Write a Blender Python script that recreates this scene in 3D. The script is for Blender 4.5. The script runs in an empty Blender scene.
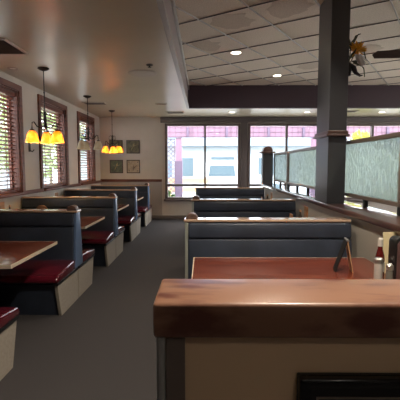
import bpy, bmesh, math, random
from mathutils import Vector, Matrix
random.seed(7)
sc = bpy.context.scene
COL = sc.collection
R = math.radians

# ------------------------------------------------------------------ materials
def lin(c):
    return tuple((x / 12.92 if x <= .04045 else ((x + .055) / 1.055) ** 2.4) for x in c)

def rgb(r, g, b):
    return lin((r / 255, g / 255, b / 255)) + (1,)

def mat(name, col, rough=.5, metal=0., spec=.5, coat=0., noise=None, bump=None, emit=None, sheen=0):
    """noise = (scale vector, second colour, low, high); bump = (scale, strength)"""
    m = bpy.data.materials.new(name); m.use_nodes = True
    nt = m.node_tree; b = nt.nodes['Principled BSDF']
    b.inputs['Base Color'].default_value = col
    b.inputs['Roughness'].default_value = rough
    b.inputs['Metallic'].default_value = metal
    b.inputs['Specular IOR Level'].default_value = spec
    b.inputs['Coat Weight'].default_value = coat
    b.inputs['Coat Roughness'].default_value = .12
    tc = nt.nodes.new('ShaderNodeTexCoord')
    if noise:
        s, c2, lo, hi = noise
        mp = nt.nodes.new('ShaderNodeMapping'); mp.inputs['Scale'].default_value = s
        n = nt.nodes.new('ShaderNodeTexNoise'); n.inputs['Scale'].default_value = 1; n.inputs['Detail'].default_value = 6
        r = nt.nodes.new('ShaderNodeValToRGB')
        r.color_ramp.elements[0].position = lo; r.color_ramp.elements[0].color = col
        r.color_ramp.elements[1].position = hi; r.color_ramp.elements[1].color = c2
        nt.links.new(tc.outputs['Object'], mp.inputs['Vector']); nt.links.new(mp.outputs['Vector'], n.inputs['Vector'])
        nt.links.new(n.outputs['Fac'], r.inputs['Fac']); nt.links.new(r.outputs['Color'], b.inputs['Base Color'])
    if bump:
        n2 = nt.nodes.new('ShaderNodeTexNoise'); n2.inputs['Scale'].default_value = bump[0]; n2.inputs['Detail'].default_value = 4
        bp = nt.nodes.new('ShaderNodeBump'); bp.inputs['Strength'].default_value = bump[1]; bp.inputs['Distance'].default_value = .01
        nt.links.new(tc.outputs['Object'], n2.inputs['Vector']); nt.links.new(n2.outputs['Fac'], bp.inputs['Height'])
        nt.links.new(bp.outputs['Normal'], b.inputs['Normal'])
    if emit:
        b.inputs['Emission Color'].default_value = emit[0]; b.inputs['Emission Strength'].default_value = emit[1]
    return m

M = {}
M['wall'] = mat('wall_paint', rgb(196, 184, 172), .7, noise=((3, 3, 3), rgb(188, 176, 164), .3, .7), bump=(90, .05))
M['dado'] = mat('dado_paint', rgb(158, 148, 142), .7, bump=(90, .05))
M['ceiling'] = mat('ceiling_gloss_paint', rgb(186, 174, 151), .3, spec=.6, noise=((1.5, 1.5, 1.5), rgb(178, 166, 143), .3, .7), bump=(7, .035))
M['coffer_side'] = mat('coffer_side_paint', rgb(140, 126, 124), .4)
M['moulding'] = mat('moulding_paint', rgb(150, 142, 134), .45)
M['beam'] = mat('soffit_mauve_paint', rgb(66, 50, 58), .5)
M['header'] = mat('header_paint', rgb(96, 86, 84), .5)
M['redwood'] = mat('red_brown_wood', rgb(112, 62, 46), .5, noise=((2, 2, 30), rgb(86, 46, 34), .35, .65))
M['greywood'] = mat('brown_window_frame', rgb(98, 84, 80), .45)
M['darkwood'] = mat('dark_stained_wood', rgb(66, 44, 38), .35, noise=((30, 3, 30), rgb(44, 27, 24), .35, .65))
M['finialwood'] = mat('finial_wood', rgb(112, 88, 78), .35, noise=((30, 3, 30), rgb(88, 66, 58), .35, .65))
M['navy'] = mat('navy_vinyl', rgb(54, 61, 76), .42, spec=.5, noise=((5, 5, 5), rgb(45, 51, 64), .35, .65), bump=(60, .05))
M['bluevinyl'] = mat('slate_blue_vinyl', rgb(98, 118, 150), .24, bump=(60, .04))  # blue window reflection on the bench end put into its colour
M['red'] = mat('burgundy_vinyl', rgb(92, 20, 34), .22, coat=.7, noise=((4, 4, 4), rgb(76, 15, 28), .35, .65))
M['black'] = mat('black_trim', rgb(28, 27, 28), .4)
M['laminate'] = mat('beige_laminate', rgb(166, 156, 144), .45, noise=((40, 40, 40), rgb(154, 144, 132), .35, .65))
M['paleend'] = mat('pale_grey_laminate', rgb(150, 152, 142), .35)
M['table'] = mat('table_wood', rgb(124, 62, 45), .16, spec=.5, coat=.3, noise=((3, 34, 34), rgb(92, 40, 28), .35, .65))
M['tabletrim'] = mat('pale_table_edging', rgb(205, 190, 170), .25)
M['cap'] = mat('cap_wood', rgb(128, 92, 73), .34, spec=.5, coat=.12, noise=((3.5, 11, 8), rgb(88, 50, 42), .52, .66))
M['capface'] = mat('cap_front_wood', rgb(74, 36, 36), .35, noise=((3, 30, 30), rgb(56, 26, 28), .35, .65))  # cap wood darkened in colour for its shaded front; not assigned
M['capdark'] = mat('varnished_partition_cap', rgb(84, 50, 42), .3, coat=1.0, noise=((30, 3, 30), rgb(60, 35, 30), .35, .65))
M['capdark'].node_tree.nodes['Principled BSDF'].inputs['Coat Roughness'].default_value = .02
M['carpet'] = mat('carpet', rgb(80, 76, 77), .95, spec=.1, noise=((170, 170, 170), rgb(58, 54, 53), .42, .58), bump=(400, .3))
M['panel'] = mat('half_wall_panel', rgb(212, 182, 150), .6)
M['stile'] = mat('half_wall_stile', rgb(104, 92, 86), .5)
M['steel'] = mat('brushed_corner_metal', rgb(170, 174, 176), .4, metal=.6)
M['partwall'] = mat('partition_wall_paint', rgb(158, 150, 138), .6)
M['iron'] = mat('dark_bronze_metal', rgb(44, 36, 30), .4, metal=.7)
M['column'] = mat('charcoal_column_paint', rgb(66, 66, 70), .35)
M['columntrim'] = mat('column_collar_wood', rgb(84, 62, 56), .35)
M['screenframe'] = mat('bronze_screen_frame', rgb(120, 104, 94), .4, metal=.2)
M['tile'] = mat('acoustic_tile', rgb(228, 214, 196), .9, spec=.2, noise=((60, 60, 60), rgb(208, 194, 178), .35, .65), bump=(120, .3))
M['tilestain'] = mat('stained_acoustic_tile', rgb(206, 190, 172), .9, spec=.2, noise=((60, 60, 60), rgb(188, 172, 156), .35, .65), bump=(120, .3))
M['tbar'] = mat('tile_grid_bar', rgb(165, 158, 150), .4)
M['tbardark'] = mat('tile_grid_shadow_bar', rgb(84, 76, 70), .5)  # same metal grid, its shade put into the darker colour
M['white'] = mat('white_enamel', rgb(215, 212, 205), .4)
M['grille'] = mat('grille_paint', rgb(182, 170, 156), .45)
M['louvre'] = mat('louvre_paint', rgb(112, 104, 96), .5)  # vent paint darkened for the shade between the louvres
M['grilledark'] = mat('grille_cavity', rgb(45, 42, 42), .7)
M['led'] = mat('lamp_lens', rgb(255, 245, 225), .5, emit=(rgb(255, 240, 215), 3))
M['amber'] = mat('amber_glass_shade', rgb(240, 182, 88), .3, emit=(rgb(255, 158, 30), .06), noise=((18, 18, 18), rgb(250, 214, 150), .4, .7))
def shade_glass(m):
    nt = m.node_tree; b = nt.nodes['Principled BSDF']; o = nt.nodes['Material Output']
    t = nt.nodes.new('ShaderNodeBsdfTranslucent'); mx = nt.nodes.new('ShaderNodeMixShader'); mx.inputs['Fac'].default_value = .5
    for l in b.inputs['Base Color'].links: nt.links.new(l.from_socket, t.inputs['Color'])
    nt.links.new(b.outputs[0], mx.inputs[1]); nt.links.new(t.outputs[0], mx.inputs[2]); nt.links.new(mx.outputs[0], o.inputs['Surface'])
shade_glass(M['amber'])
M['amberhot'] = mat('glowing_bulb', rgb(255, 220, 150), .5, emit=(rgb(255, 214, 130), 2))
M['cream'] = mat('cream_glass_shade', rgb(244, 234, 212), .3, noise=((18, 18, 18), rgb(232, 214, 180), .4, .7))
shade_glass(M['cream'])
M['creambulb'] = mat('unlit_bulb', rgb(230, 225, 215), .3)
M['bladewood'] = mat('fan_blade_wood', rgb(104, 84, 78), .3, noise=((3, 40, 40), rgb(84, 66, 60), .35, .65))
M['frostglass'] = mat('frosted_fan_shade', rgb(225, 232, 240), .35, emit=(rgb(255, 225, 200), .06))
M['petal'] = mat('yellow_petal', rgb(222, 160, 30), .6)
M['petalwhite'] = mat('white_petal', rgb(215, 210, 205), .6)
M['leaf'] = mat('dull_green_leaf', rgb(70, 74, 44), .6)
M['caddywood'] = mat('caddy_wood', rgb(182, 132, 92), .5, noise=((4, 4, 40), rgb(150, 102, 68), .35, .65))
M['ketchup'] = mat('ketchup_red', rgb(92, 22, 20), .2, coat=.4)
M['labelwhite'] = mat('white_label', rgb(205, 200, 192), .5)
M['silver'] = mat('silver_lid', rgb(190, 188, 184), .3, metal=.9)
M['saltglass'] = mat('shaker_glass', rgb(120, 118, 110), .15, coat=.3)
M['mauveface'] = mat('mauve_holder_face', rgb(112, 82, 80), .35, noise=((12, 12, 12), rgb(92, 66, 66), .35, .65))
M['paper'] = mat('cream_paper', rgb(225, 208, 165), .7)
M['tentblack'] = mat('matt_black_card', rgb(30, 28, 28), .75, spec=.2)
M['tan'] = mat('tan_card', rgb(196, 150, 110), .6)
M['boardface'] = mat('board_face', rgb(16, 14, 16), .3)
M['gold'] = mat('pale_bevel_line', rgb(132, 118, 112), .3, metal=.4)
M['blackgloss'] = mat('black_gloss_frame', rgb(12, 12, 15), .2)
# pictures
M['art_olive'] = mat('olive_print', rgb(112, 102, 78), .6, noise=((9, 9, 9), rgb(74, 70, 52), .4, .65))
M['art_green'] = mat('green_print', rgb(96, 102, 84), .6, noise=((7, 7, 7), rgb(66, 74, 62), .4, .65))
M['art_beige'] = mat('beige_print', rgb(172, 152, 128), .6, noise=((14, 14, 14), rgb(150, 130, 106), .4, .65))
M['art_dark'] = mat('dark_motif', rgb(58, 50, 44), .6)
M['art_mid'] = mat('pale_motif', rgb(150, 134, 96), .6)
# outside
M['pave'] = mat('pavement', rgb(190, 188, 184), .8, noise=((2, 2, 2), rgb(178, 176, 172), .4, .6))
M['bldwhite'] = mat('white_render', rgb(150, 158, 164), .8)
M['bldblue'] = mat('blue_grey_roofing', rgb(84, 104, 120), .7)
M['bldglass'] = mat('far_window_glass', rgb(78, 94, 104), .2)
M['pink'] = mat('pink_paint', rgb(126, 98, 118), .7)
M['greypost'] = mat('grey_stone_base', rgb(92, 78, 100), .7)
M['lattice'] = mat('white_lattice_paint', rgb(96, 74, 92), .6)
M['van'] = mat('white_van_paint', rgb(205, 208, 212), .3)
M['tyre'] = mat('tyre_rubber', rgb(40, 40, 42), .8)
M['orange'] = mat('orange_barrier_paint', rgb(176, 140, 104), .6)
M['hedge'] = mat('hedge_leaves', rgb(70, 102, 52), .6)
M['hedgeyellow'] = mat('yellow_green_leaves', rgb(186, 184, 84), .6)
M['treeleaf'] = mat('street_tree_leaves', rgb(132, 148, 96), .6)
M['bark'] = mat('bark', rgb(96, 82, 70), .9)

def glass_mat(name, tint, gloss=.08):
    m = bpy.data.materials.new(name); m.use_nodes = True; nt = m.node_tree; nt.nodes.clear()
    o = nt.nodes.new('ShaderNodeOutputMaterial'); mx = nt.nodes.new('ShaderNodeMixShader')
    t = nt.nodes.new('ShaderNodeBsdfTransparent'); t.inputs['Color'].default_value = tint
    g = nt.nodes.new('ShaderNodeBsdfGlossy'); g.inputs['Roughness'].default_value = .02
    mx.inputs['Fac'].default_value = gloss
    nt.links.new(t.outputs[0], mx.inputs[1]); nt.links.new(g.outputs[0], mx.inputs[2]); nt.links.new(mx.outputs[0], o.inputs['Surface'])
    return m
M['pane'] = glass_mat('clear_window_glass', (.93, .95, .96, 1), .05)

def rain_glass():
    m = bpy.data.materials.new('rain_pattern_glass'); m.use_nodes = True; nt = m.node_tree; nt.nodes.clear()
    o = nt.nodes.new('ShaderNodeOutputMaterial')
    tc = nt.nodes.new('ShaderNodeTexCoord'); mp = nt.nodes.new('ShaderNodeMapping'); mp.inputs['Scale'].default_value = (95, 95, 13)
    n = nt.nodes.new('ShaderNodeTexNoise'); n.inputs['Scale'].default_value = 1; n.inputs['Detail'].default_value = 3; n.inputs['Distortion'].default_value = .6
    bp = nt.nodes.new('ShaderNodeBump'); bp.inputs['Strength'].default_value = .9; bp.inputs['Distance'].default_value = .012
    nt.links.new(tc.outputs['Object'], mp.inputs['Vector']); nt.links.new(mp.outputs['Vector'], n.inputs['Vector'])
    nt.links.new(n.outputs['Fac'], bp.inputs['Height'])
    r = nt.nodes.new('ShaderNodeBsdfRefraction'); r.inputs['Roughness'].default_value = .22; r.inputs['IOR'].default_value = 1.12
    ramp = nt.nodes.new('ShaderNodeValToRGB')
    ramp.color_ramp.elements[0].position = .36; ramp.color_ramp.elements[0].color = (.56, .64, .64, 1)
    ramp.color_ramp.elements[1].position = .62; ramp.color_ramp.elements[1].color = (.86, .92, .92, 1)
    nt.links.new(n.outputs['Fac'], ramp.inputs['Fac']); nt.links.new(ramp.outputs['Color'], r.inputs['Color'])
    t = nt.nodes.new('ShaderNodeBsdfTranslucent'); t.inputs['Color'].default_value = (.75, .85, .8, 1)
    g = nt.nodes.new('ShaderNodeBsdfGlossy'); g.inputs['Roughness'].default_value = .2
    nt.links.new(bp.outputs['Normal'], r.inputs['Normal']); nt.links.new(bp.outputs['Normal'], g.inputs['Normal'])
    a = nt.nodes.new('ShaderNodeMixShader'); a.inputs['Fac'].default_value = .25
    b = nt.nodes.new('ShaderNodeMixShader'); b.inputs['Fac'].default_value = .04
    nt.links.new(r.outputs[0], a.inputs[1]); nt.links.new(t.outputs[0], a.inputs[2])
    nt.links.new(a.outputs[0], b.inputs[1]); nt.links.new(g.outputs[0], b.inputs[2]); nt.links.new(b.outputs[0], o.inputs['Surface'])
    return m
M['rain'] = rain_glass()

# ------------------------------------------------------------------ mesh builder
class MB:
    def __init__(s): s.bm = bmesh.new()
    def box(s, a, b, bevel=0., seg=2, rot=None, piv=None):
        a, b = Vector(a), Vector(b); c = (a + b) / 2; d = b - a
        r = bmesh.ops.create_cube(s.bm, size=1)
        vs = r['verts']
        for v in vs: v.co = Vector((v.co.x * d.x, v.co.y * d.y, v.co.z * d.z)) + c
        if bevel:
            es = list({e for v in vs for e in v.link_edges})
            g = bmesh.ops.bevel(s.bm, geom=es, offset=bevel, segments=seg, affect='EDGES', profile=.5)
            vs = list({v for f in g['faces'] for v in f.verts} | {v for v in vs if v.is_valid})
        if rot is not None:
            p = Vector(piv) if piv else c
            for v in vs: v.co = rot @ (v.co - p) + p
        return s
    def prism(s, pts, axis, lo, hi, bevel=0., seg=2):
        """closed outline pts (2 coords) swept along axis 0/1/2"""
        def co(p, t):
            l = list(p); l.insert(axis, t); return Vector(l)
        A = [s.bm.verts.new(co(p, lo)) for p in pts]; B = [s.bm.verts.new(co(p, hi)) for p in pts]
        fs = [s.bm.faces.new(A), s.bm.faces.new(B[::-1])]
        n = len(pts)
        for i in range(n): fs.append(s.bm.faces.new((A[i], B[i], B[(i + 1) % n], A[(i + 1) % n])))
        bmesh.ops.recalc_face_normals(s.bm, faces=fs)
        if bevel:
            es = list({e for f in fs for e in f.edges})
            bmesh.ops.bevel(s.bm, geom=es, offset=bevel, segments=seg, affect='EDGES', profile=.5)
        return s
    def lathe(s, prof, c=(0, 0, 0), seg=24, m=None, closed=False):
        rings = []
        m = m or Matrix.Identity(3); c = Vector(c)
        for r, z in prof:
            if r < 1e-5: rings.append([s.bm.verts.new(m @ Vector((0, 0, z)) + c)])
            else: rings.append([s.bm.verts.new(m @ Vector((r * math.cos(2 * math.pi * k / seg), r * math.sin(2 * math.pi * k / seg), z)) + c) for k in range(seg)])
        pairs = list(zip(rings, rings[1:]))
        if closed: pairs.append((rings[-1], rings[0]))
        for a, b in pairs:
            for k in range(seg):
                k2 = (k + 1) % seg
                if len(a) == 1 and len(b) == 1: continue
                if len(a) == 1: s.bm.faces.new((a[0], b[k2], b[k]))
                elif len(b) == 1: s.bm.faces.new((a[k], a[k2], b[0]))
                else: s.bm.faces.new((a[k], a[k2], b[k2], b[k]))
        return s
    def tube(s, pts, r, seg=8):
        pts = [Vector(p) for p in pts]; rings = []
        rs = r if isinstance(r, (list, tuple)) else [r] * len(pts)
        for i, p in enumerate(pts):
            t = (pts[min(i + 1, len(pts) - 1)] - pts[max(i - 1, 0)]).normalized()
            u = t.cross(Vector((0, 0, 1)))
            if u.length < .05: u = t.cross(Vector((1, 0, 0)))
            u.normalize(); w = t.cross(u)
            rings.append([s.bm.verts.new(p + (u * math.cos(2 * math.pi * k / seg) + w * math.sin(2 * math.pi * k / seg)) * rs[i]) for k in range(seg)])
        for a, b in zip(rings, rings[1:]):
            for k in range(seg): s.bm.faces.new((a[k], a[(k + 1) % seg], b[(k + 1) % seg], b[k]))
        s.bm.faces.new(rings[0][::-1]); s.bm.faces.new(rings[-1])
        return s
    def leaf(s, p, d, w, L, t=.004):
        """a thin solid pointed leaf from p along d"""
        p, d = Vector(p), Vector(d).normalized()
        u = d.cross(Vector((.3, .2, 1))).normalized(); n = d.cross(u)
        o = [p, p + d * L * .35 + u * w, p + d * L, p + d * L * .35 - u * w]
        A = [s.bm.verts.new(q + n * t) for q in o]; B = [s.bm.verts.new(q - n * t) for q in o]
        s.bm.faces.new(A); s.bm.faces.new(B[::-1])
        for i in range(4): s.bm.faces.new((A[i], B[i], B[(i + 1) % 4], A[(i + 1) % 4]))
        return s
    def obj(s, name, m, parent=None, smooth=False, loc=None):
        bmesh.ops.recalc_face_normals(s.bm, faces=s.bm.faces)
        me = bpy.data.meshes.new(name); s.bm.to_mesh(me); s.bm.free()
        me.materials.append(M[m] if isinstance(m, str) else m)
        if smooth:
            for f in me.polygons: f.use_smooth = True
            try: me.set_sharp_from_angle(angle=R(40))
            except Exception: pass
        o = bpy.data.objects.new(name, me); COL.objects.link(o)
        if parent: o.parent = parent
        if loc: o.location = loc
        return o

def tag(o, label=None, cat=None, group=None, kind=None):
    if label: o['label'] = label
    if cat: o['category'] = cat
    if group: o['group'] = group
    if kind: o['kind'] = kind
    return o
def thing(name, label, cat, loc=(0, 0, 0), rz=0, group=None, kind=None):
    o = bpy.data.objects.new(name, None); COL.objects.link(o); o.empty_display_size = .1
    o.location = loc; o.rotation_euler = (0, 0, rz)
    return tag(o, label, cat, group, kind)
def copy_tree(o, parent=None):
    c = o.copy(); COL.objects.link(c)
    if parent: c.parent = parent
    for ch in [x for x in bpy.data.objects if x.parent == o]: copy_tree(ch, c)
    return c
def S(o, label, cat='room'): return tag(o, label, cat, kind='structure')

# ------------------------------------------------------------------ dimensions
XL, YF, ZC, ZT = -3.1, 11.8, 3.05, 3.6          # left wall, far wall, low ceiling, tile ceiling
XR, YB = 8.0, -4.0
CX, CY0, CY1 = -.38, -2.6, 9.95                  # coffer edges
CXR = 7.4

# ------------------------------------------------------------------ shell
S(MB().box((XL - .2, YB - .2, -.1), (XR + .2, YF + .25, 0)).obj('floor', 'carpet'), 'dark charcoal brown carpet running down the aisle', 'floor')
c = MB()
c.box((XL - .2, YB - .2, ZC), (CX, YF + .25, ZC + .12)); c.box((CXR, YB - .2, ZC), (XR + .2, YF + .25, ZC + .12))
c.box((CX, CY1, ZC), (CXR, YF + .25, ZC + .12)); c.box((CX, YB - .2, ZC), (CXR, CY0, ZC + .12))
S(c.obj('ceiling', 'ceiling'), 'low glossy taupe painted ceiling over the aisle and the far windows', 'ceiling')

# raised tile ceiling: rotated grid
AG = R(33.0)
du = Vector((math.sin(AG), math.cos(AG))); dv = Vector((math.cos(AG), -math.sin(AG)))
TS = .76; PHI_V, PHI_U = -2.30, 5.36
def uvp(u, v): q = du * u + dv * v; return (q.x, q.y)
def clip_poly(poly, x0, x1, y0, y1):
    for ax, lim, sgn in ((0, x0, 1), (0, x1, -1), (1, y0, 1), (1, y1, -1)):
        out = []
        for i in range(len(poly)):
            p, q = poly[i], poly[(i + 1) % len(poly)]
            dp, dq = sgn * (p[ax] - lim), sgn * (q[ax] - lim)
            if dp >= 0: out.append(p)
            if dp * dq < 0:
                t = dp / (dp - dq); out.append((p[0] + (q[0] - p[0]) * t, p[1] + (q[1] - p[1]) * t))
        poly = out
        if len(poly) < 3: return []
    return poly
S(MB().box((CX - .05, CY0 - .05, ZT), (CXR + .05, CY1 + .05, ZT + .1)).obj('ceiling_coffer', 'tile'), 'raised acoustic tile ceiling over the booths', 'ceiling')
st = MB()
for (iu, iv) in ((0, -2), (-1, -1), (-1, 0), (2, 1), (3, -1)):
    u0, v0 = PHI_U + iu * TS + .02, PHI_V + iv * TS + .02
    u1, v1 = u0 + TS * .95, v0 + TS * .95
    uc, vc = u0 + random.uniform(.2, .5), v0 + random.uniform(.1, .5)
    pts = [uvp(min(max(uc + random.uniform(.22, .36) * math.cos(t), u0), u1), min(max(vc + random.uniform(.2, .36) * math.sin(t), v0), v1)) for t in [k * math.pi / 9 for k in range(18)]]
    pts = clip_poly(pts, CX + .01, CXR - .01, CY0 + .01, CY1 - .01)
    if len(pts) > 3: st.prism(pts, 2, ZT - .003, ZT + .01)
S(st.obj('ceiling_coffer_stains', 'tilestain'), 'brown water stains on the raised ceiling tiles', 'ceiling')
def bars(idx_axis, m, name, w, h, label):
    b = MB()
    for k in range(-16, 17):
        if idx_axis == 'v':
            v = PHI_V + k * TS; P = [uvp(-6, v - w), uvp(16, v - w), uvp(16, v + w), uvp(-6, v + w)]
        else:
            u = PHI_U + k * TS; P = [uvp(u - w, -12), uvp(u + w, -12), uvp(u + w, 9), uvp(u - w, 9)]
        P = clip_poly(P, CX + .005, CXR - .005, CY0 + .005, CY1 - .005)
        if len(P) >= 3: b.prism(P, 2, ZT - h, ZT + .004)
    S(b.obj(name, m), label, 'ceiling')
bars('v', 'tbar', 'trim_1', .007, .016, 'light metal grid bars of the raised tile ceiling running away to the right')
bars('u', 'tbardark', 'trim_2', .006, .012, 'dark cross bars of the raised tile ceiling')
# coffer sides and soffit beam
S(MB().box((CX - .02, CY0, ZC - .004), (CX + .004, CY1, ZT)).obj('wall_coffer_left', 'coffer_side'), 'mauve grey upright edge of the raised ceiling', 'wall')
S(MB().box((CX - .03, CY0, ZC - .02), (CX + .03, CY1, ZC + .045), .006).box((CX + .004, CY0, ZT - .11), (CX + .04, CY1, ZT - .02), .006).obj('trim_3', 'moulding'), 'pale moulding strips along the raised ceiling edge', 'trim')
S(MB().box((CX + .004, CY1 - .02, ZC - .01), (CXR, CY1 + .12, ZT)).obj('wall_soffit', 'beam'), 'dark mauve soffit beam across the room above the windows', 'wall')
S(MB().box((CXR, CY0, ZC), (CXR + .02, CY1, ZT)).box((CX, CY0 - .02, ZC), (CXR, CY0, ZT)).obj('wall_coffer_right', 'coffer_side'), 'far sides of the raised ceiling well', 'wall')

# left wall with window openings
WIN_L = [(5.22, 6.62), (7.50, 8.84), (9.78, 11.06)]
ZS, ZH = 1.13, 2.84
w = MB(); y = YB
for a, b in WIN_L:
    w.box((XL - .18, y, 0), (XL, a, ZC)); w.box((XL - .18, a, 0), (XL, b, ZS)); w.box((XL - .18, a, ZH), (XL, b, ZC)); y = b
w.box((XL - .18, y, 0), (XL, YF, ZC))
S(w.obj('wall_left', 'wall'), 'pale beige left wall between tall wooden windows', 'wall')
# far wall
OPEN = [(-1.14, 1.12), (1.34, 7.6)]
ZS2, ZH2 = .58, 2.86
w = MB(); x = XL - .18
for a, b in OPEN:
    w.box((x, YF, 0), (a, YF + .2, ZC)); w.box((a, YF, 0), (b, YF + .2, ZS2)); w.box((a, YF, ZH2), (b, YF + .2, ZC)); x = b
w.box((x, YF, 0), (XR + .2, YF + .2, ZC))
S(w.obj('wall_far', 'wall'), 'beige far wall with large windows and small framed prints', 'wall')
S(MB().box((XL, YF - .012, 0), (OPEN[0][0] - .1, YF, 1.12)).obj('wall_dado', 'dado'), 'greyer lower part of the far wall below the rail', 'wall')
S(MB().box((-1.27, YF - .05, ZH2 + .02), (XR, YF, ZC), .01).box((-1.27, YF - .1, ZH2 + .12), (XR, YF, ZC - .01), .01).obj('trim_4', 'header'), 'grey brown header boards over the far windows', 'trim')
S(MB().box((1.13, YF - .04, 0), (1.33, YF + .01, ZH2 + .03), .008).obj('trim_5', 'header'), 'grey brown pillar between the two far window groups', 'trim')
WIN_R_ADDED = [(3.6, 6.2), (7.2, 9.8)]  # unseen openings added to let more daylight into the room
w = MB(); y = YB - .2
for a, b in WIN_R_ADDED:
    w.box((XR, y, 0), (XR + .2, a, ZC)); w.box((XR, a, 0), (XR + .2, b, .9)); w.box((XR, a, 2.8), (XR + .2, b, ZC)); y = b
w.box((XR, y, 0), (XR + .2, YF + .2, ZC))
S(w.obj('wall_right', 'wall'), 'right wall of the room', 'wall')
S(MB().box((XL - .2, YB - .2, 0), (XR + .2, YB, ZC)).obj('wall_back', 'wall'), 'wall behind the camera', 'wall')
# chair rails and baseboards
t = MB(); segs = [YB] + [e for a, b in WIN_L for e in (a - .09, b + .09)] + [YF]
for a, b in zip(segs[::2], segs[1::2]): t.box((XL, a, 1.10), (XL + .03, b, 1.17), .008)
S(t.obj('trim_6', 'redwood'), 'red brown chair rail along the left wall', 'trim')
S(MB().box((XL, YF - .035, 1.12), (OPEN[0][0] - .1, YF, 1.2), .008).obj('trim_7', 'redwood'), 'dark wooden chair rail on the far wall', 'trim')
S(MB().box((XL, YB, 0), (XL + .02, YF, .1), .004).obj('baseboard_left', 'black'), 'black baseboard along the left wall', 'baseboard')
S(MB().box((XL, YF - .03, 0), (XR, YF - .012, .1), .004).obj('baseboard_far', 'stile'), 'dark baseboard along the far wall', 'baseboard')

# left windows
for i, (a, b) in enumerate(WIN_L):
    wn = ['nearest wooden window on the left wall with brown blinds', 'middle wooden window on the left wall behind the amber lamp', 'farthest wooden window on the left wall next to the corner'][i]
    r = thing('window_%d' % (i + 1), wn, 'window', (XL, (a + b) / 2, ZS), kind='structure')
    h = (b - a) / 2; H = ZH - ZS; k = .1
    MB().box((0, -h - k, -.03), (.035, -h, H + k), .008).box((0, h, -.03), (.035, h + k, H + k), .008).box((0, -h, H), (.04, h, H + k), .008).box((-.18, -h, 0), (-.0, -h + .03, H)).box((-.18, h - .03, 0), (-.0, h, H)).box((-.18, -h + .03, H - .03), (0, h - .03, H)).obj('window_frame', 'redwood', r)
    MB().box((-.17, -h + .03, -.02), (.07, h - .03, .03), .008).obj('window_sill', 'redwood', r)
    MB().box((-.155, -h + .03, .03), (-.115, -h + .08, H - .03)).box((-.155, h - .08, .03), (-.115, h - .03, H - .03)).box((-.155, -h + .08, .03), (-.115, h - .08, .08)).box((-.155, -h + .08, H - .08), (-.115, h - .08, H - .03)).obj('sash', 'redwood', r)
    MB().box((-.138, -h + .08, .08), (-.132, h - .08, H - .08)).obj('pane', 'pane', r)
    # blind
    bl = thing('window_blind', ['brown slatted blind in the nearest left window', 'brown slatted blind in the middle left window behind the amber lamp', 'brown slatted blind in the farthest left window'][i], 'blind', (XL - .065, (a + b) / 2, ZS), group='wooden blinds on the left wall')
    MB().box((-.03, -h + .035, H - .10), (.05, h - .035, H - .032), .006).obj('head_rail', 'redwood', bl)
    s = MB(); z = .1
    while z < H - .11:
        s.box((-.03, -h + .045, z - .002), (.03, h - .045, z + .002), rot=Matrix.Rotation(R(-20), 3, 'Y')); z += .064
    s.obj('slats', 'redwood', bl)
    MB().box((-.025, -h + .045, .04), (.025, h - .045, .065), .004).obj('bottom_rail', 'redwood', bl)
    for yy in (-h * .6, h * .6):
        MB().box((-.028, yy - .012, .05), (-.026, yy + .012, H - .1)).box((.026, yy - .012, .05), (.028, yy + .012, H - .1)).obj('ladder_tape', 'redwood', bl)

# far windows
def far_window(n, a, b, mull, label):
    r = thing('window_%d' % n, label, 'window', (a, YF, ZS2), kind='structure')
    W, H = b - a, ZH2 - ZS2; f = .075; tr = 1.02 - ZS2
    fm = MB().box((0, -.05, 0), (f, .12, H), .006).box((W - f, -.05, 0), (W, .12, H), .006).box((f, -.05, H - f), (W - f, .12, H), .006).box((f, -.05, 0), (W - f, .12, f), .006)
    fm.obj('window_frame', 'greywood', r)
    MB().box((-.04, -.11, -.04), (W + .04, -.0, .02), .008).obj('window_sill', 'greywood', r)
    xs = [f] + [m - a for m in mull] + [W - f]
    for m in xs[1:-1]: MB().box((m - .03, -.04, f), (m + .03, .1, H - f), .005).obj('mullion', 'greywood', r)
    MB().box((f, -.035, tr - .035), (W - f, .09, tr + .035), .005).obj('transom', 'greywood', r)
    for p, q in zip(xs, xs[1:]):
        p2, q2 = p + (.03 if p > f else 0), q - (.03 if q < W - f else 0)
        MB().box((p2, .04, tr + .035), (q2, .046, H - f)).obj('pane', 'pane', r)
        MB().box((p2, .04, f), (q2, .046, tr - .035)).obj('pane', 'pane', r)
far_window(4, *OPEN[0], [.06], 'two pane window left of the pillar on the far wall')
far_window(5, *OPEN[1], [2.5, 3.77, 5.05, 6.32], 'long row of window panes right of the pillar on the far wall')

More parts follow.
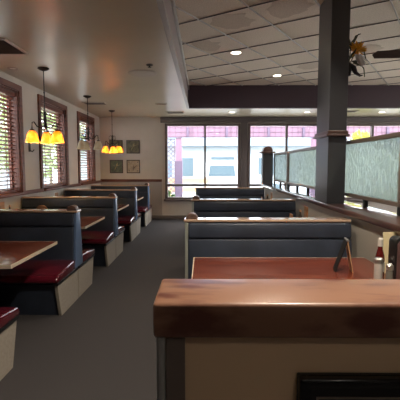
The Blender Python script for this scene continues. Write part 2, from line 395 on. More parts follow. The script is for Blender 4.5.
# ------------------------------------------------------------------ booths
def make_booth(label, group):
    t = thing('booth_bench', label, 'booth bench', group=group)
    L = 1.63
    MB().prism([(-.55, .0), (.55, .0), (.64, .36), (-.64, .36)], 0, -L, -.035).obj('base', 'navy', t)
    for s in (-1, 1):
        e = MB().prism([(s * .015, .0), (s * .575, .0), (s * .665, .335), (s * .665, .36), (s * .015, .36)], 0, -.035, 0, .004)
        e.obj('end_panel', 'laminate', t)
        MB().box((-.04, min(s * .015, s * .69), .362), (.012, max(s * .015, s * .69), .386), .004).obj('edge_trim', 'black', t)
        # cushion
        MB().prism([(s * .12, .386), (s * .70, .386), (s * .71, .42), (s * .675, .462), (s * .4, .492), (s * .12, .505)], 0, -L, .015, .022, 3).obj('seat', 'red', t, True)
        MB().prism([(s * .085, .44), (s * .16, .44), (s * .108, .885), (s * .05, .885)], 0, -L, -.01, .012, 3).obj('backrest', 'navy', t, True)
        MB().prism([(s * .06, .893), (s * .115, .893), (s * .092, 1.045), (s * .04, 1.045)], 0, -L, -.01, .02, 3).obj('headroll', 'navy', t, True)
    MB().prism([(-.09, .37), (.09, .37), (.055, 1.05), (-.055, 1.05)], 0, -L, -.012).obj('back_core', 'navy', t)
    MB().prism([(-.14, .40), (.14, .40), (.07, 1.05), (-.07, 1.05)], 0, -.012, .022, .008).obj('back_end', 'bluevinyl', t, True)
    MB().box((-L, -.085, 1.05), (.035, .085, 1.076), .008).obj('top_cap', 'capgloss', t)
    n = 14
    MB().prism([(.062 * math.cos(k * math.pi / n) - .045, 1.074 + .06 * math.sin(k * math.pi / n)) for k in range(n + 1)], 1, -.06, .06, .010).obj('finial', 'finialwood', t, True)
    return t
M['capgloss'] = mat('varnished_bench_cap', rgb(190, 160, 138), .16, coat=1.0)
XA = -1.51
g = 'navy booth benches along the left wall'
lab = ['partly cropped burgundy seated booth bench at the lower left picture edge', 'navy booth bench with blue end, nearest whole one on the left',
       'second navy booth bench on the left, behind the one with the blue end', 'third navy booth bench on the left, beneath the unlit cream lamp', 'last navy booth bench on the left, against the far wall under the prints']
proto = make_booth(lab[0], g)
for i in range(5):
    o = proto if i == 0 else copy_tree(proto)
    o['label'] = lab[i]; o.location = (XA, (2.39 if i == 0 else 2.57 + 2.045 * i), 0); o.scale.x = .96
lab = ['nearest navy booth bench on the right, behind the red brown table', 'middle navy booth bench on the right with a rounded finial at its aisle end', 'farthest navy booth bench on the right, below the far windows']
for i, (yy, zz) in enumerate(((3.87, 1), (6.16, 1), (9.3, 1.012))):
    o = copy_tree(proto); o['label'] = lab[i]; o['group'] = 'navy booth benches beside the glass partition'
    o.location = (-.155, yy, 0); o.rotation_euler.z = math.pi; o.scale = (.985, 1, zz)
    # pale end board facing the aisle
    for ch in [c_ for c_ in bpy.data.objects if c_.parent == o]:
        if ch.name.startswith('back_end'):
            ch.data = ch.data.copy(); ch.data.materials[0] = M['paleend']
    if i == 2:
        for ch in [c_ for c_ in bpy.data.objects if c_.parent == o]:
            if ch.name.startswith('finial'): bpy.data.objects.remove(ch)

# ------------------------------------------------------------------ tables
def make_table(label, group):
    t = thing('booth_table', label, 'table', group=group)
    L = 1.44; h = .51
    MB().box((-L, -h + .008, .760), (-.008, h - .008, .79), .003).obj('tabletop', 'table', t)
    MB().box((-L, -h, .76), (0, -h + .008, .79)).box((-L, h - .008, .76), (0, h, .79)).box((-.008, -h + .008, .76), (0, h - .008, .79)).obj('edging', 'tabletrim', t)
    MB().lathe([(0, .05), (.045, .05), (.04, .74), (.045, .752), (0, .752)], (-.55, 0, 0), 20).obj('pedestal', 'iron', t, True)
    MB().box((-.83, -.035, 0), (-.27, .035, .05), .012).box((-.585, -.3, 0), (-.515, .3, .05), .012).obj('foot', 'iron', t)
    MB().box((-L, -.2, .68), (-L + .04, .2, .752)).obj('wall_bracket', 'iron', t)
    return t
lab = ['red brown table in the nearest left booth, with a bright window reflection', 'wooden table in the second left booth, under the amber lamp', 'wooden table in the third left booth, under the cream lamp', 'wooden table in the last left booth, under the far amber lamp']
tp = make_table(lab[0], 'booth tables along the left wall')
for i in range(4):
    o = tp if i == 0 else copy_tree(tp)
    o['label'] = lab[i]; o.location = (-1.57, 3.63 + 2.03 * i, 0)
lab = ['red brown table on the right behind the foreground half wall', 'wooden table between the nearest and middle right benches', 'wooden table between the middle and farthest right benches']
for i, yy in enumerate((2.95, 5.02, 7.75)):
    o = copy_tree(tp); o['label'] = lab[i]; o['group'] = 'booth tables beside the glass partition'
    o.location = (-.085, yy, 0); o.rotation_euler.z = math.pi
    o.scale = (1.065, 1, .985)

# ------------------------------------------------------------------ foreground half wall
hw = thing('half_wall', 'foreground half wall with a thick wooden cap and brown panelled front', 'half wall', (-.16, 1.25, 0))
MB().box((-.005, -.01, 1.032), (1.66, .28, 1.152), .013, 3).obj('cap', 'cap', hw, True)
MB().box((.02, .02, .0), (1.66, .25, 1.032)).obj('core', 'panel', hw)
MB().box((.0, .035, .0), (.019, .25, 1.03), .004).box((.012, .005, .0), (.034, .03, 1.03), .008).obj('corner_guard', 'steel', hw)
MB().box((.036, .004, .0), (.1, .03, 1.03), .004).obj('stile', 'stile', hw)

fb = thing('menu_board', 'black framed board on the front of the foreground half wall', 'framed board', (.318, 1.268, .405))
# ------------------------------------------------------------------ partition
pw = thing('partition_wall', 'long low partition wall carrying the glass screens on a wooden cap', 'partition', (1.46, 0, 0))
MB().box((.035, 1.56, 0), (.34, 9.75, 1.096)).obj('wall_body', 'partwall', pw)
MB().box((0, 1.6, 1.096), (.37, 9.8, 1.155), .012, 3).obj('cap', 'capdark', pw, True)
XS = 1.755; ZCAP = 1.155
def screen(y0, y1, label):
    t = thing('glass_screen', label, 'glass screen', (XS, y0, ZCAP), group='textured glass screens on the partition')
    L = y1 - y0; f = .04; z0, z1 = .08, .70
    MB().box((-.025, 0, z0), (.025, f, z1), .004).box((-.025, L - f, z0), (.025, L, z1), .004).box((-.03, 0, z1), (.03, L, z1 + .045), .006).box((-.025, f, z0), (.025, L - f, z0 + f), .004).obj('frame', 'screenframe', t)
    MB().box((-.004, f, z0 + f), (.004, L - f, z1)).obj('pane', 'rain', t)
    n = max(2, round(L / .8) + 1)
    for k in range(n):
        yy = f / 2 + (L - f) * k / (n - 1)
        MB().box((-.02, yy - .025, 0), (.02, yy + .025, z0), .004).obj('leg', 'black', t)
screen(3.44, 4.98, 'large textured glass screen right of the charcoal column')
screen(5.03, 8.02, 'textured glass screen directly left of the charcoal column')
screen(8.09, 9.6, 'farthest textured glass screen, beside the rounded post')
cl = thing('support_column', 'tall square charcoal column rising from the partition to the tile ceiling', 'column', (1.57, 4.86, ZCAP))
MB().box((-.105, -.25, 0), (.105, .25, ZT - ZCAP), .006).obj('shaft', 'column', cl)
MB().box((-.135, -.28, .79), (.135, .28, .815), .006).box((-.12, -.265, .815), (.12, .265, .855), .006).obj('collar', 'columntrim', cl)
np_ = thing('newel_post', 'dark square post with a rounded top at the far end of the partition', 'post', (1.58, 9.56, ZCAP))
MB().box((-.14, -.11, 0), (.11, .11, .75), .01).obj('shaft', 'column', np_)
MB().box((-.19, -.14, .75), (.16, .14, .79), .01).obj('collar', 'columntrim', np_)
MB().prism([(-.015 + .12 * math.cos(math.pi * k / 14), .79 + .13 * math.sin(math.pi * k / 14)) for k in range(15)], 1, -.11, .11, .015).obj('rounded_top', 'columntrim', np_, True)

# board content
MB().box((0, -.028, 0), (.62, -.0, .5), .004).obj('backing', 'boardface', fb)
MB().box((0, -.05, 0), (.035, -.008, .5), .010, 3).box((.585, -.05, 0), (.62, -.008, .5), .010, 3).box((.02, -.05, .465), (.6, -.008, .5), .010, 3).box((.02, -.05, 0), (.6, -.008, .035), .010, 3).obj('frame', 'blackgloss', fb, True)
MB().box((.06, -.034, .424), (.56, -.027, .429)).box((.06, -.034, .07), (.56, -.027, .075)).box((.06, -.034, .075), (.065, -.027, .424)).obj('inner_line', 'gold', fb)

# ------------------------------------------------------------------ pendant lamps
def make_pendant(label, lit, loc, rz):
    t = thing('pendant_lamp', label, 'pendant lamp', loc, rz, 'three shade pendant lamps over the left booths')
    MB().lathe([(0, 0), (.075, 0), (.08, -.012), (.05, -.032), (.012, -.045), (0, -.045)], seg=24).obj('canopy', 'iron', t, True)
    MB().tube([(0, 0, -.04), (0, 0, -.62)], .007).lathe([(0, -.33), (.012, -.335), (.012, -.35), (0, -.355)]).obj('rod', 'iron', t, True)
    t.scale = (1.06, 1.06, 1.055)
    b = MB().lathe([(0, -.60), (.02, -.61), (.014, -.66), (.028, -.72), (.016, -.78), (.024, -.82), (0, -.86)], seg=16)
    b.obj('stem', 'iron', t, True)
    for k in range(3):
        a = 2 * math.pi * k / 3; ca, sa = math.cos(a), math.sin(a)
        P = [(r * ca, r * sa, z) for r, z in ((.01, -.80), (.06, -.84), (.12, -.82), (.16, -.76), (.185, -.77), (.19, -.84), (.19, -.88))]
        sc_ = [(r * ca, r * sa, z) for r, z in ((.015, -.66), (.05, -.62), (.085, -.65), (.09, -.71), (.06, -.74), (.045, -.71))]
        MB().tube(P, .008).tube(sc_, .006).obj('arm', 'iron', t, True)
        c = (.19 * ca, .19 * sa, 0)
        sh = MB().lathe([(.032, -.88), (.05, -.90), (.07, -.94), (.078, -.985), (.098, -1.05), (.094, -1.05), (.074, -.985), (.066, -.94), (.046, -.905), (.03, -.888)], c, 28, closed=True).obj('shade', 'amber' if lit else 'cream', t, True)
        MB().lathe([(0, -.865), (.03, -.867), (.036, -.885), (0, -.89)], c, 16).obj('socket_cup', 'iron', sh, True)
        MB().lathe([(0, -.90), (.018, -.915), (.028, -.955), (.018, -.985), (0, -.992)], c, 14).obj('bulb', 'amberhot' if lit else 'creambulb', sh, True)
        if lit:
            ld = bpy.data.lights.new('pendant_bulb_light', 'POINT'); ld.energy = 1.3; ld.color = (1, .74, .38); ld.shadow_soft_size = .03
            lo = bpy.data.objects.new('pendant_bulb_light', ld); COL.objects.link(lo); lo.parent = t; lo.location = (c[0], c[1], -1.02)
    return t
make_pendant('nearest amber lit pendant lamp hanging before the left windows', True, (-2.375, 5.93, ZC), R(-14))
make_pendant('unlit cream shaded pendant lamp hanging in front of the farthest left window', False, (-2.41, 8.26, ZC), R(5))
make_pendant('farthest amber lit pendant lamp hanging before the framed prints', True, (-2.40, 10.4, ZC), R(-20))
# wall bracket
wb = thing('wall_bracket', 'small dark metal bracket on the left wall beside the middle window', 'bracket', (XL, 6.98, 1.85))
MB().box((0, -.03, 0), (.02, .03, .26), .006).obj('backplate', 'iron', wb)
MB().tube([(.01, 0, .22), (.07, 0, .26), (.12, 0, .25)], .01).tube([(.01, 0, .03), (.06, 0, -.0), (.09, 0, .04)], .009).obj('arm', 'iron', wb, True)

# ------------------------------------------------------------------ pictures
def picture(x, z, art, label, motif):
    t = thing('framed_print', label, 'picture', (x, YF, z), group='four square prints on the far wall')
    h = .2
    MB().box((-h, -.03, -h), (-h + .025, 0, h), .004).box((h - .025, -.03, -h), (h, 0, h), .004).box((-h + .02, -.03, h - .025), (h - .02, 0, h), .004).box((-h + .02, -.03, -h), (h - .02, 0, -h + .025), .004).obj('frame', 'darkwood', t)
    MB().box((-h + .02, -.015, -h + .02), (h - .02, -.004, h - .02)).obj('print', art, t)
    m = MB()
    if motif == 'leaf':
        for a in (0, .7, -.7, 1.5, -1.5): m.leaf((0, -.017, -.08), (math.sin(a), 0, math.cos(a)), .025, .16, .001)
        m.box((-.006, -.018, -.12), (.006, -.015, -.0))
        for sx in (-.13, .13):
            for sz in (-.13, .13): m.box((sx - .012, -.018, sz - .012), (sx + .012, -.015, sz + .012))
    else:
        for a in (.3, 1.1, 2.4, 3.6, 5.0): m.leaf((0, -.017, 0), (math.sin(a), 0, math.cos(a)), .03, .13, .001)
    m.obj('motif', 'art_dark' if motif == 'leaf' else 'art_mid', t)
picture(-2.61, 2.17, 'art_olive', 'square print half hidden behind the farthest amber lamp', 'flower')
picture(-2.10, 2.17, 'art_olive', 'olive square print, upper right of the four on the far wall', 'flower')
picture(-2.61, 1.58, 'art_green', 'greenish square print, lower left of the four on the far wall', 'flower')
picture(-2.10, 1.58, 'art_beige', 'pale beige print with a dark leaf motif, lower right of the four', 'leaf')

# ------------------------------------------------------------------ ceiling fittings
def vent(x, y, lx, ly, label, n, rz=0):
    t = thing('ceiling_vent', label, 'vent', (x, y, ZC), rz, 'air vents in the low ceiling')
    hx, hy = lx / 2, ly / 2; f = .035
    MB().box((-hx, -hy, -.018), (-hx + f, hy, 0), .005).box((hx - f, -hy, -.018), (hx, hy, 0), .005).box((-hx + f, -hy, -.018), (hx - f, -hy + f, 0), .005).box((-hx + f, hy - f, -.018), (hx - f, hy, 0), .005).obj('frame', 'grille', t)
    MB().box((-hx + f, -hy + f, -.004), (hx - f, hy - f, 0)).obj('backing', 'grilledark', t)  # dark sheet standing in for the shade inside the vent
    s = MB()
    for k in range(n):
        yy = -hy + f + (2 * hy - 2 * f) * (k + .5) / n
        s.box((-hx + f, yy - .004, -.016), (hx - f, yy + .004, -.004), rot=Matrix.Rotation(R(35), 3, 'X'))
    s.obj('louvres', 'louvre', t)
vent(-2.56, 4.87, .62, .62, 'large square vent at the left edge of the low ceiling', 12)
vent(-2.50, 9.17, .52, .34, 'oblong vent between the pendant lamps in the low ceiling', 7)
vent(-.75, 10.75, .5, .34, 'oblong vent nearest the far window in the low ceiling', 7)
vent(-.98, 9.3, .28, .12, 'small slim vent in the low ceiling left of the dark beam', 3)
vent(3.85, 10.55, .5, .3, 'oblong vent seen right of the column above the far windows', 6)
sp = thing('ceiling_speaker', 'round flat speaker in the middle of the low ceiling', 'speaker', (-.95, 6.25, ZC))
MB().lathe([(.15, 0), (.225, 0), (.225, -.008), (.205, -.02), (.15, -.014)], seg=40, closed=True).obj('rim', 'grille', sp, True)
MB().lathe([(0, 0), (.15, 0), (.15, -.012), (.06, -.02), (0, -.021)], seg=40).obj('grille', 'grille', sp, True)
sd = thing('ceiling_sprinkler', 'small dark sprinkler head on the ceiling beside the round ceiling speaker', 'sprinkler', (-.77, 5.75, ZC))
MB().lathe([(0, 0), (.05, 0), (.045, -.012), (0, -.016)], seg=20).obj('escutcheon', 'grilledark', sd, True)
MB().lathe([(0, -.016), (.012, -.016), (.012, -.035), (.026, -.037), (.026, -.041), (0, -.042)], seg=14).obj('nozzle', 'iron', sd, True)
r0 = thing('downlight', 'small recessed ring light near the nearest left window', 'ceiling light', (-2.84, 5.95, ZC))
MB().lathe([(.045, 0), (.08, 0), (.076, -.01), (.045, -.006)], seg=24, closed=True).obj('rim', 'grille', r0, True)
MB().lathe([(0, 0), (.045, 0), (.045, -.003), (0, -.003)], seg=24).obj('lens', 'creambulb', r0)

def downlight(x, y, z, label, en, group, r=.085):
    t = thing('downlight', label, 'ceiling light', (x, y, z), group=group)
    MB().lathe([(r, 0), (r + .022, 0), (r + .02, -.008), (r, -.01)], seg=28, closed=True).obj('rim', 'white', t, True)
    MB().lathe([(0, -.001), (r, -.001), (r, -.006), (0, -.008)], seg=28).obj('lens', 'led', t, True)
    ld = bpy.data.lights.new('downlight_lamp', 'SPOT'); ld.energy = en; ld.color = (1, .9, .74); ld.spot_size = R(120); ld.spot_blend = .6; ld.shadow_soft_size = .07
    lo = bpy.data.objects.new('downlight_lamp', ld); COL.objects.link(lo); lo.parent = t; lo.location = (0, 0, -.02)
    return t
DL = 26
downlight(.58, 7.1, ZT - .001, 'lit round downlight in the tile ceiling, nearer of the two left of the column', DL, 'tile ceiling downlights')
downlight(1.64, 8.86, ZT - .001, 'lit round downlight in the tile ceiling, farther of the two left of the column', DL, 'tile ceiling downlights')
for k, (x, y) in enumerate(((.55, 4.0), (.55, 1.6), (2.4, 3.2), (4.6, 4.0), (5.6, 2.6), (5.2, 7.4), (.9, -.7))):  # unseen downlights added to brighten the tables, half wall and room
    downlight(x, y, ZT - .001, ['lit downlight over the nearest right table, outside the picture', 'lit downlight above the foreground half wall, outside the picture', 'lit downlight above the near glass screen, outside the picture', 'lit downlight in the right dining room, outside the picture', 'lit downlight at the right side of the dining room, outside the picture', 'lit downlight in the far right dining room, outside the picture', 'lit downlight behind the camera, outside the picture'][k], (46, 112, DL, DL, DL, DL, 9)[k], 'tile ceiling downlights')
for x, lb in ((.78, 'lit downlight above the left far window group'), (2.81, 'lit downlight above the far windows just left of the column'), (4.82, 'lit downlight above the far windows right of the column')):
    downlight(x, 10.72, ZC, lb, 6, 'downlights above the far windows', .07)

# ------------------------------------------------------------------ ceiling fan
fan = thing('ceiling_fan', 'brown bladed ceiling fan with pale glass shades at the right picture edge', 'ceiling fan', (2.62, 4.5, ZT))
MB().lathe([(0, 0), (.07, 0), (.06, -.05), (.02, -.07), (0, -.07)], seg=24).obj('canopy', 'iron', fan, True)
MB().tube([(0, 0, -.05), (0, 0, -.62)], .014).obj('rod', 'iron', fan, True)
MB().lathe([(0, -.60), (.05, -.61), (.11, -.66), (.12, -.74), (.08, -.80), (.04, -.82), (0, -.82)], seg=28).obj('motor', 'iron', fan, True)
for k in range(4):
    a = R(173) + 2 * math.pi * k / 4
    m_ = Matrix.Rotation(a, 3, 'Z')
    bl = MB(); bl.prism([(.16, -.055), (.30, -.068), (.66, -.062), (.70, 0), (.66, .062), (.30, .068), (.16, .055)], 2, -.745, -.737, .003)
    for v in bl.bm.verts:
        q = Vector((v.co.x, v.co.y, v.co.z + .741)); q = Matrix.Rotation(R(24), 3, 'X') @ q; q.z -= .741; v.co = m_ @ q
    bo = bl.obj('blade', 'bladewood', fan)
    ir = MB().box((.09, -.02, -.755), (.24, .02, -.746), .003)
    for v in ir.bm.verts: v.co = m_ @ v.co
    ir.obj('blade_iron', 'iron', bo)
for k in range(4):
    a = R(140) + math.pi / 2 * k
    d = Vector((math.cos(a), math.sin(a), 0))
    ar = MB().tube([d * .03 + Vector((0, 0, -.80)), d * .08 + Vector((0, 0, -.82)), d * .11 + Vector((0, 0, -.85))], .012).obj('light_arm', 'iron', fan, True)
    q = Vector((0, 0, -1)).rotation_difference((d * .7 + Vector((0, 0, -.7))).normalized()).to_matrix()
    sh = MB().lathe([(.02, 0), (.03, -.02), (.045, -.08), (.08, -.14), (.076, -.14), (.041, -.08), (.026, -.022), (.018, -.005)], d * .11 + Vector((0, 0, -.84)), 20, q, closed=True).obj('light_shade', 'frostglass', fan, True)
    MB().lathe([(0, -.02), (.016, -.03), (.022, -.07), (0, -.1)], d * .11 + Vector((0, 0, -.84)), 12, q).obj('bulb', 'amberhot', sh, True)

# ------------------------------------------------------------------ flower spray on the column
fl_scale = 1.15
fl = thing('flower_spray', 'yellow and white silk flower spray in a black bracket on the column', 'flower spray', (1.675, 4.70, 2.70))
MB().tube([(0, 0, .02), (.03, -.01, .06), (.07, -.02, .03), (.09, -.03, -.02), (.13, -.04, -.05), (.155, -.04, -.045)], [.02, .035, .03, .02, .012, .006], 10).lathe([(0, -.05), (.02, -.045), (.03, .02), (.035, .06), (0, .06)], (.025, -.01, 0), 14).obj('bracket_vase', 'black', fl, True)
s = MB()
for P in ([(.02, -.02, .06), (.03, -.03, .22), (.07, -.04, .34), (.12, -.04, .36)], [(.02, -.02, .06), (.0, -.04, .2), (.03, -.05, .28), (.05, -.05, .26)], [(.02, -.02, .06), (.1, -.03, .22), (.16, -.04, .2), (.18, -.04, .12)], [(.02, -.02, .05), (.12, -.03, .1), (.17, -.03, .02), (.18, -.03, -.06)]): s.tube(P, .005, 6)
s.obj('stems', 'leaf', fl, True)
s = MB()
for k in range(16):
    a = k * 2.4; s.leaf((.085, -.05, .2), (math.cos(a), -.4 + .3 * math.sin(k), .8 * math.sin(a) + .1), .026, .095, .003)
s.obj('yellow_bloom', 'petal', fl)
s = MB()
for k in range(6):
    a = -.9 + .18 * k; s.leaf((.05, -.09, .15), (.75, -.15, a - .45), .026, .15, .003)
s.obj('white_bloom', 'petalwhite', fl)
s = MB()
for P, D in (((.03, -.03, .2), (-.3, -.5, .7)), ((.05, -.03, .16), (1, -.3, .35)), ((.05, -.03, .1), (.8, -.5, -.2)), ((.03, -.02, .12), (.2, -.7, .6)), ((.03, -.02, .25), (.5, -.3, .8)), ((.02, -.02, .2), (.9, -.3, .5)), ((.04, -.03, .1), (1, -.2, -.6))): s.leaf(P, D, .018, .13, .003)
s.obj('leaves', 'leaf', fl)

fl.scale = (fl_scale,) * 3
# ------------------------------------------------------------------ things on the right table
ZTB = .79 * .985
tt = thing('table_tent', 'folded dark and tan menu tent standing on the right table', 'menu tent', (1.12, 3.02, ZTB), R(-10))
MB().prism([(-.085, 0), (-.078, 0), (.004, .245), (-.002, .25)], 1, -.06, .06).obj('front_leaf', 'tentblack', tt)
MB().prism([(.05, 0), (.043, 0), (-.001, .235), (.005, .25)], 1, -.06, .06).obj('back_leaf', 'tan', tt)
MB().box((-.006, -.062, .243), (.012, .062, .254), .002).obj('fold_clip', 'silver', tt)
kb = thing('ketchup_bottle', 'red ketchup bottle with a pale cap on the right table', 'ketchup bottle', (1.315, 2.86, ZTB))
MB().lathe([(0, 0), (.031, 0), (.034, .01), (.034, .11), (.03, .15), (.017, .195), (.015, .215), (0, .215)], seg=24).obj('body', 'ketchup', kb, True)
MB().lathe([(0, .213), (.02, .213), (.019, .262), (.012, .268), (0, .268)], seg=20).obj('cap', 'labelwhite', kb, True)
MB().lathe([(.0346, .04), (.035, .04), (.035, .105), (.0346, .105)], seg=24, closed=True).obj('label_band', 'labelwhite', kb, True)
wj = thing('sugar_jar', 'white jar with a silver lid on the right table', 'jar', (1.262, 2.76, ZTB))
MB().lathe([(0, 0), (.028, 0), (.03, .008), (.03, .095), (0, .095)], seg=20).obj('body', 'labelwhite', wj, True)
MB().lathe([(0, .095), (.031, .095), (.031, .115), (.02, .124), (0, .125)], seg=20).obj('lid', 'silver', wj, True)
sk = thing('salt_shaker', 'grey glass shaker with a metal top beside the white jar', 'shaker', (1.262, 2.595, ZTB))
MB().lathe([(0, 0), (.024, 0), (.026, .01), (.022, .085), (0, .085)], seg=12).obj('body', 'saltglass', sk, True)
MB().lathe([(0, .085), (.024, .085), (.024, .105), (.012, .115), (0, .116)], seg=16).obj('top', 'silver', sk, True)
kb.scale = (1, 1, 1.08); wj.scale = (1, 1, 1.35); sk.scale = (1, 1, 1.45)
nd = thing('napkin_dispenser', 'black framed dispenser with a mauve face at the right picture edge', 'dispenser', (1.372, 2.68, ZTB))
n = 8
out = [(-.06, 0), (.06, 0)] + [(.06 - .035 + .035 * math.cos(R(90) * k / n), .25 + .035 * math.sin(R(90) * k / n)) for k in range(n + 1)] + [(-.06 + .035 - .035 * math.sin(R(90) * k / n), .25 + .035 * math.cos(R(90) * k / n)) for k in range(n + 1)]
MB().prism(out, 1, -.05, .05, .006).obj('housing', 'black', nd, True)
MB().prism([(x * .80, .02 + z * .87) for x, z in out], 1, -.056, -.049, .002).obj('face_plate', 'mauveface', nd, True)
nd.scale = (1, 1, 1.17)
pm = thing('paper_menu', 'cream paper menu standing behind the dispenser on the right table', 'menu', (1.435, 2.94, ZTB))
MB().box((-.05, .0, 0), (.05, .012, .315), .003, rot=Matrix.Rotation(R(-6), 3, 'X'), piv=(0, 0, 0)).obj('sheet', 'paper', pm)

def caddy(loc, label, rz=0, flip=1):
    t = thing('condiment_caddy', label, 'caddy', loc, rz, 'wooden condiment caddies on the booth tables')
    t.scale = (1.15, 1.15, 1.1)
    MB().box((-.09, -.06, 0), (.09, .06, .014), .003).obj('base', 'caddywood', t)
    for s in (-1, 1):
        MB().box((s * .085 - .008, -.06, .014), (s * .085 + .008, .06, .26 if s == flip else .17), .003).obj('side', 'caddywood', t)
    MB().box((-.08, .045, .014), (.08, .058, .12), .003).obj('back_panel', 'caddywood', t)
    MB().box((-.078, -.06, .09), (.078, -.05, .12), .003).obj('front_bar', 'caddywood', t)
    return t
def bottle(loc, label):
    t = thing('sauce_bottle', label, 'bottle', loc, group='sauce bottles in the caddies')
    MB().lathe([(0, 0), (.028, 0), (.03, .01), (.03, .12), (.012, .17), (.012, .2), (0, .2)], seg=16).obj('body', 'art_dark', t, True)
    MB().lathe([(0, .199), (.015, .199), (.014, .225), (0, .226)], seg=12).obj('cap', 'tan', t, True)
ZL = .79
CAD = [((1.27, 5.15, ZTB), 'wooden caddy on the second right table, beyond the nearest bench', 'dark bottle in the caddy on the second right table'),
       ((1.30, 7.95, ZTB), 'wooden caddy on the farthest right table', 'dark bottle in the caddy on the farthest right table'),
       ((-2.83, 5.62, ZL), 'wooden caddy at the wall on the second left table', 'dark bottle in the caddy on the second left table'),
       ((-2.78, 7.62, ZL), 'wooden caddy at the wall on the third left table', 'dark bottle in the caddy on the third left table')]
for loc, l1, l2 in CAD:
    caddy(loc, l1, flip=1 if loc[0] > 0 else -1); bottle((loc[0] + .02, loc[1] - .001, loc[2] + .0155), l2)
def menu_holder(loc, label):
    t = thing('menu_holder', label, 'menu holder', loc, group='rounded wooden menu holders')
    n = 12
    MB().prism([(-.09, .02), (.09, .02), (.09, .15)] + [(.09 * math.cos(math.pi * k / n), .15 + .09 * math.sin(math.pi * k / n)) for k in range(1, n)] + [(-.09, .15)], 1, -.012, .012, .004).obj('board', 'caddywood', t, True)
    MB().box((-.1, -.05, 0), (.1, .05, .02), .004).obj('foot', 'caddywood', t)
menu_holder((-2.36, 5.66, ZL), 'rounded tan menu holder on the second left table')
menu_holder((-2.66, 9.66, ZL), 'rounded tan menu holder on the last left table')

# ------------------------------------------------------------------ outside
S(MB().box((-40, YF + .26, -.25), (40, 60, -.12)).box((-40, -20, -.25), (XL - .25, YF + .26, -.12)).box((XR + .25, -20, -.25), (40, YF + .26, -.12)).obj('ground', 'pave'), 'sunlit pale pavement outside the windows', 'ground')
bd = thing('building', 'white building with a blue grey roof across the street', 'building', (0, 24, -.12))
MB().box((-9, 0, 0), (16, 6, 2.9)).obj('wall', 'bldwhite', bd)
MB().prism([(-.6, 2.9), (6.6, 2.9), (3, 4.2)], 0, -9.5, 16.5).obj('roof', 'bldblue', bd)
for x0, x1, z0, z1 in ((-1.6, -.6, 1.1, 2.2), (.5, 1.9, 1.2, 2.25), (3.4, 4.8, 1.2, 2.2), (6.5, 8, 1.2, 2.2), (9.5, 11, 1.2, 2.2)):
    MB().box((x0, -.05, z0), (x1, .05, z1), .01).obj('window', 'bldglass', bd)
MB().box((-2.6, -.06, 0), (-1.9, .04, 2.05), .01).obj('entrance', 'bldblue', bd)
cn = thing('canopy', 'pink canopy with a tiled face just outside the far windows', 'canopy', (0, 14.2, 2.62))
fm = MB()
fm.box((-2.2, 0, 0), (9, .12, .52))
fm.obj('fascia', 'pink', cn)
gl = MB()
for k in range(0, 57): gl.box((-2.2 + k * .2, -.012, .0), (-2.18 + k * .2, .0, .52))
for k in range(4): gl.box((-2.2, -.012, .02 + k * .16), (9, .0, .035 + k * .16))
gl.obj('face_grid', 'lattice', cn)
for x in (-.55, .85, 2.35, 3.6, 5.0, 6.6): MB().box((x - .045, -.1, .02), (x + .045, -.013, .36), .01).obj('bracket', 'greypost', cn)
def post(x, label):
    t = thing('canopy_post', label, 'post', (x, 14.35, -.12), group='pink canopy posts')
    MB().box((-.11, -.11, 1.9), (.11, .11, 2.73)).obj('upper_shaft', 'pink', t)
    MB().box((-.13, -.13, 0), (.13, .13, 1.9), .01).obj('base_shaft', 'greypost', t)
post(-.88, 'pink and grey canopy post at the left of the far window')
post(4.05, 'pink and grey canopy post behind the glass screen left of the column')
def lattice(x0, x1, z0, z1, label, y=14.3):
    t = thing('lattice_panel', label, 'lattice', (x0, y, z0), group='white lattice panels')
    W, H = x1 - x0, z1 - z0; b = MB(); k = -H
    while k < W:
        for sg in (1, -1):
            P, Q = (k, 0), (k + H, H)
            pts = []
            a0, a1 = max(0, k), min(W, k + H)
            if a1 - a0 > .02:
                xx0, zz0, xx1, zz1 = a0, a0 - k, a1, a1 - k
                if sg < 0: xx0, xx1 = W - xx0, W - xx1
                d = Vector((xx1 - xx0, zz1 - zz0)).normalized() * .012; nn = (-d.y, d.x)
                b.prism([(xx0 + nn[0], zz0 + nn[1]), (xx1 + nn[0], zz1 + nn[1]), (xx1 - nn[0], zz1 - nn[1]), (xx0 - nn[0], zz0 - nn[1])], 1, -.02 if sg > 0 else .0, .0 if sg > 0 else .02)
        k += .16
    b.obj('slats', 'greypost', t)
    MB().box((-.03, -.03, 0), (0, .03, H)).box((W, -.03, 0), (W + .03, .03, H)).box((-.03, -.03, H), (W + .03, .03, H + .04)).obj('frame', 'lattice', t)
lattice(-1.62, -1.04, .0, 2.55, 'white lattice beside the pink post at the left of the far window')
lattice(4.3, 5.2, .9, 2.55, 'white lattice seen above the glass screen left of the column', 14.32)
vn = thing('van', 'white van parked across the street behind the left far window', 'van', (.95, 19.5, -.12))
MB().prism([(-.85, .35), (.85, .35), (.85, 1.75), (.7, 2.0), (-.7, 2.0), (-.85, 1.75)], 1, 0, 3.2, .05).obj('body', 'van', vn)
MB().prism([(-.68, 1.2), (.68, 1.2), (.6, 1.75), (-.6, 1.75)], 1, -.02, .04).obj('windscreen', 'bldglass', vn)
for x in (-.75, .6):
    for y in (.5, 2.6): MB().lathe([(0, 0), (.33, 0), (.35, .03), (.35, .14), (0, .15)], (x, y, .35), 20, Matrix.Rotation(R(90), 3, 'Y')).obj('wheel', 'tyre', vn, True)
br = thing('barrier', 'pale orange barrier on the pavement behind the left far window', 'barrier', (-.55, 17.5, -.12))
for z in (.55, .95): MB().box((-1.0, -.03, z), (.8, .03, z + .22), .01).obj('board', 'orange', br)
for x in (-.9, .7): MB().box((x - .03, -.05, 0), (x + .03, .05, 1.2), .01).obj('leg', 'orange', br)

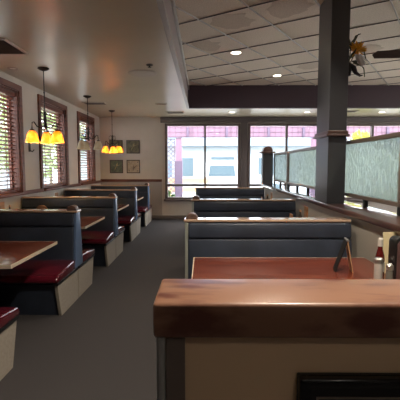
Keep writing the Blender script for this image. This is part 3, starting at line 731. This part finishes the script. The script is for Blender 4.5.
def foliage(name, loc, size, n, m, label, cat, group=None, trunk=None, seed=1, lw=.05):
    rnd = random.Random(seed); t = thing(name, label, cat, loc, group=group); b = MB()
    for k in range(n):
        while True:
            p = Vector((rnd.uniform(-1, 1), rnd.uniform(-1, 1), rnd.uniform(-1, 1)))
            if p.length < 1: break
        p = p * (p.length ** -.45 if p.length > .05 else 1)
        if p.length > 1.02: p = p.normalized()
        q = Vector((p.x * size[0], p.y * size[1], size[2] * (1 + p.z) + (trunk or 0)))
        b.leaf(q, (p.x + rnd.uniform(-.6, .6), p.y + rnd.uniform(-.6, .6), p.z + rnd.uniform(-.4, .8)), lw, lw * 3.2, lw * .06)
    b.obj('foliage', m, t)
    H = size[2] + (trunk or 0)
    MB().tube([(0, 0, 0), (.02, .01, H * .5), (0, 0, H)], [.09 if trunk else .05, .07 if trunk else .04, .03]).obj('trunk' if trunk else 'stem', 'bark', t, True)
foliage('shrub', (-1.5, 13.3, -.12), (.55, .3, .42), 500, 'hedge', 'low green shrub beneath the left far window', 'shrub', seed=2)
for i, (x, h_) in enumerate(((5.45, 1.43), (7.25, 1.36))):
    foliage('yellow_shrub', (x, 13.6, -.12), (.62, .35, h_), 1300, 'hedgeyellow', ['yellow green shrub just right of the column outside', 'yellow green shrub at the right end outside the windows'][i], 'shrub', 'yellow green shrubs outside the right windows', seed=5 + i)
for i, (x, y, s_) in enumerate(((-6.6, 9.0, 1.0), (-7.4, 12.7, 1.2), (-7.0, 16.6, 1.1), (-8.2, 21, 1.4))):
    foliage('street_tree', (x, y, -.12), (1.5 * s_, 1.5 * s_, 1.3 * s_), 1000, 'treeleaf', ['leafy tree outside the nearest left window', 'leafy tree outside behind the middle left window', 'leafy tree outside behind the far half of the middle left window', 'leafy tree outside the farthest left window'][i], 'tree', 'trees outside the left windows', trunk=1.2 * s_, seed=20 + i, lw=.09)
nb = thing('building', 'pale building outside the left windows behind the trees', 'building', (-16, 22, -.12))
MB().box((-2, -14, 0), (2, 14, 3.2)).obj('wall', 'bldwhite', nb)
MB().prism([(-2.4, 3.2), (2.4, 3.2), (0, 4.4)], 1, -14.3, 14.3).obj('roof', 'bldblue', nb)
for y in (-9, -4, 1, 6): MB().box((1.95, y, 1), (2.05, y + 1.6, 2.2), .01).obj('window', 'bldglass', nb)

# ------------------------------------------------------------------ light
wd = bpy.data.worlds.new('sky'); sc.world = wd; wd.use_nodes = True
bg = wd.node_tree.nodes['Background']; bg.inputs['Color'].default_value = (.96, .98, 1, 1); bg.inputs['Strength'].default_value = 2.6
su = bpy.data.lights.new('sun', 'SUN'); su.energy = 1.6; su.angle = R(2); su.color = (1, .96, .9)
so = bpy.data.objects.new('sun', su); COL.objects.link(so); so.rotation_euler = Vector((0, 0, -1)).rotation_difference(Vector((-.05, .8, -1)).normalized()).to_euler()
for a, b, x in [(a, b, 0) for a, b in WIN_L]:
    l = bpy.data.lights.new('window_portal', 'AREA'); l.shape = 'RECTANGLE'; l.size = ZH - ZS; l.size_y = b - a; l.cycles.is_portal = True
    o = bpy.data.objects.new('window_portal', l); COL.objects.link(o); o.location = (XL - .2, (a + b) / 2, (ZH + ZS) / 2); o.rotation_euler = (0, R(-90), 0)
for a, b in OPEN:
    l = bpy.data.lights.new('window_portal', 'AREA'); l.shape = 'RECTANGLE'; l.size = b - a; l.size_y = ZH2 - ZS2; l.cycles.is_portal = True
    o = bpy.data.objects.new('window_portal', l); COL.objects.link(o); o.location = ((a + b) / 2, YF + .22, (ZH2 + ZS2) / 2); o.rotation_euler = (R(-90), 0, 0)

# ------------------------------------------------------------------ camera
cd = bpy.data.cameras.new('camera'); co = bpy.data.objects.new('camera', cd); COL.objects.link(co)
cd.sensor_width = 36; cd.lens = 36 * 390 / 400; cd.clip_start = .02
co.location = (0, 0, 1.6); co.rotation_euler = (R(85), 0, R(.44))
sc.camera = co
sc.view_settings.view_transform = 'Standard'; sc.view_settings.look = 'None'; sc.view_settings.gamma = 1; sc.view_settings.use_curve_mapping = False
sc.view_settings.exposure = 2.12
sc.cycles.max_bounces = 10; sc.cycles.diffuse_bounces = 6; sc.cycles.transparent_max_bounces = 16
sc.cycles.sample_clamp_indirect = 8
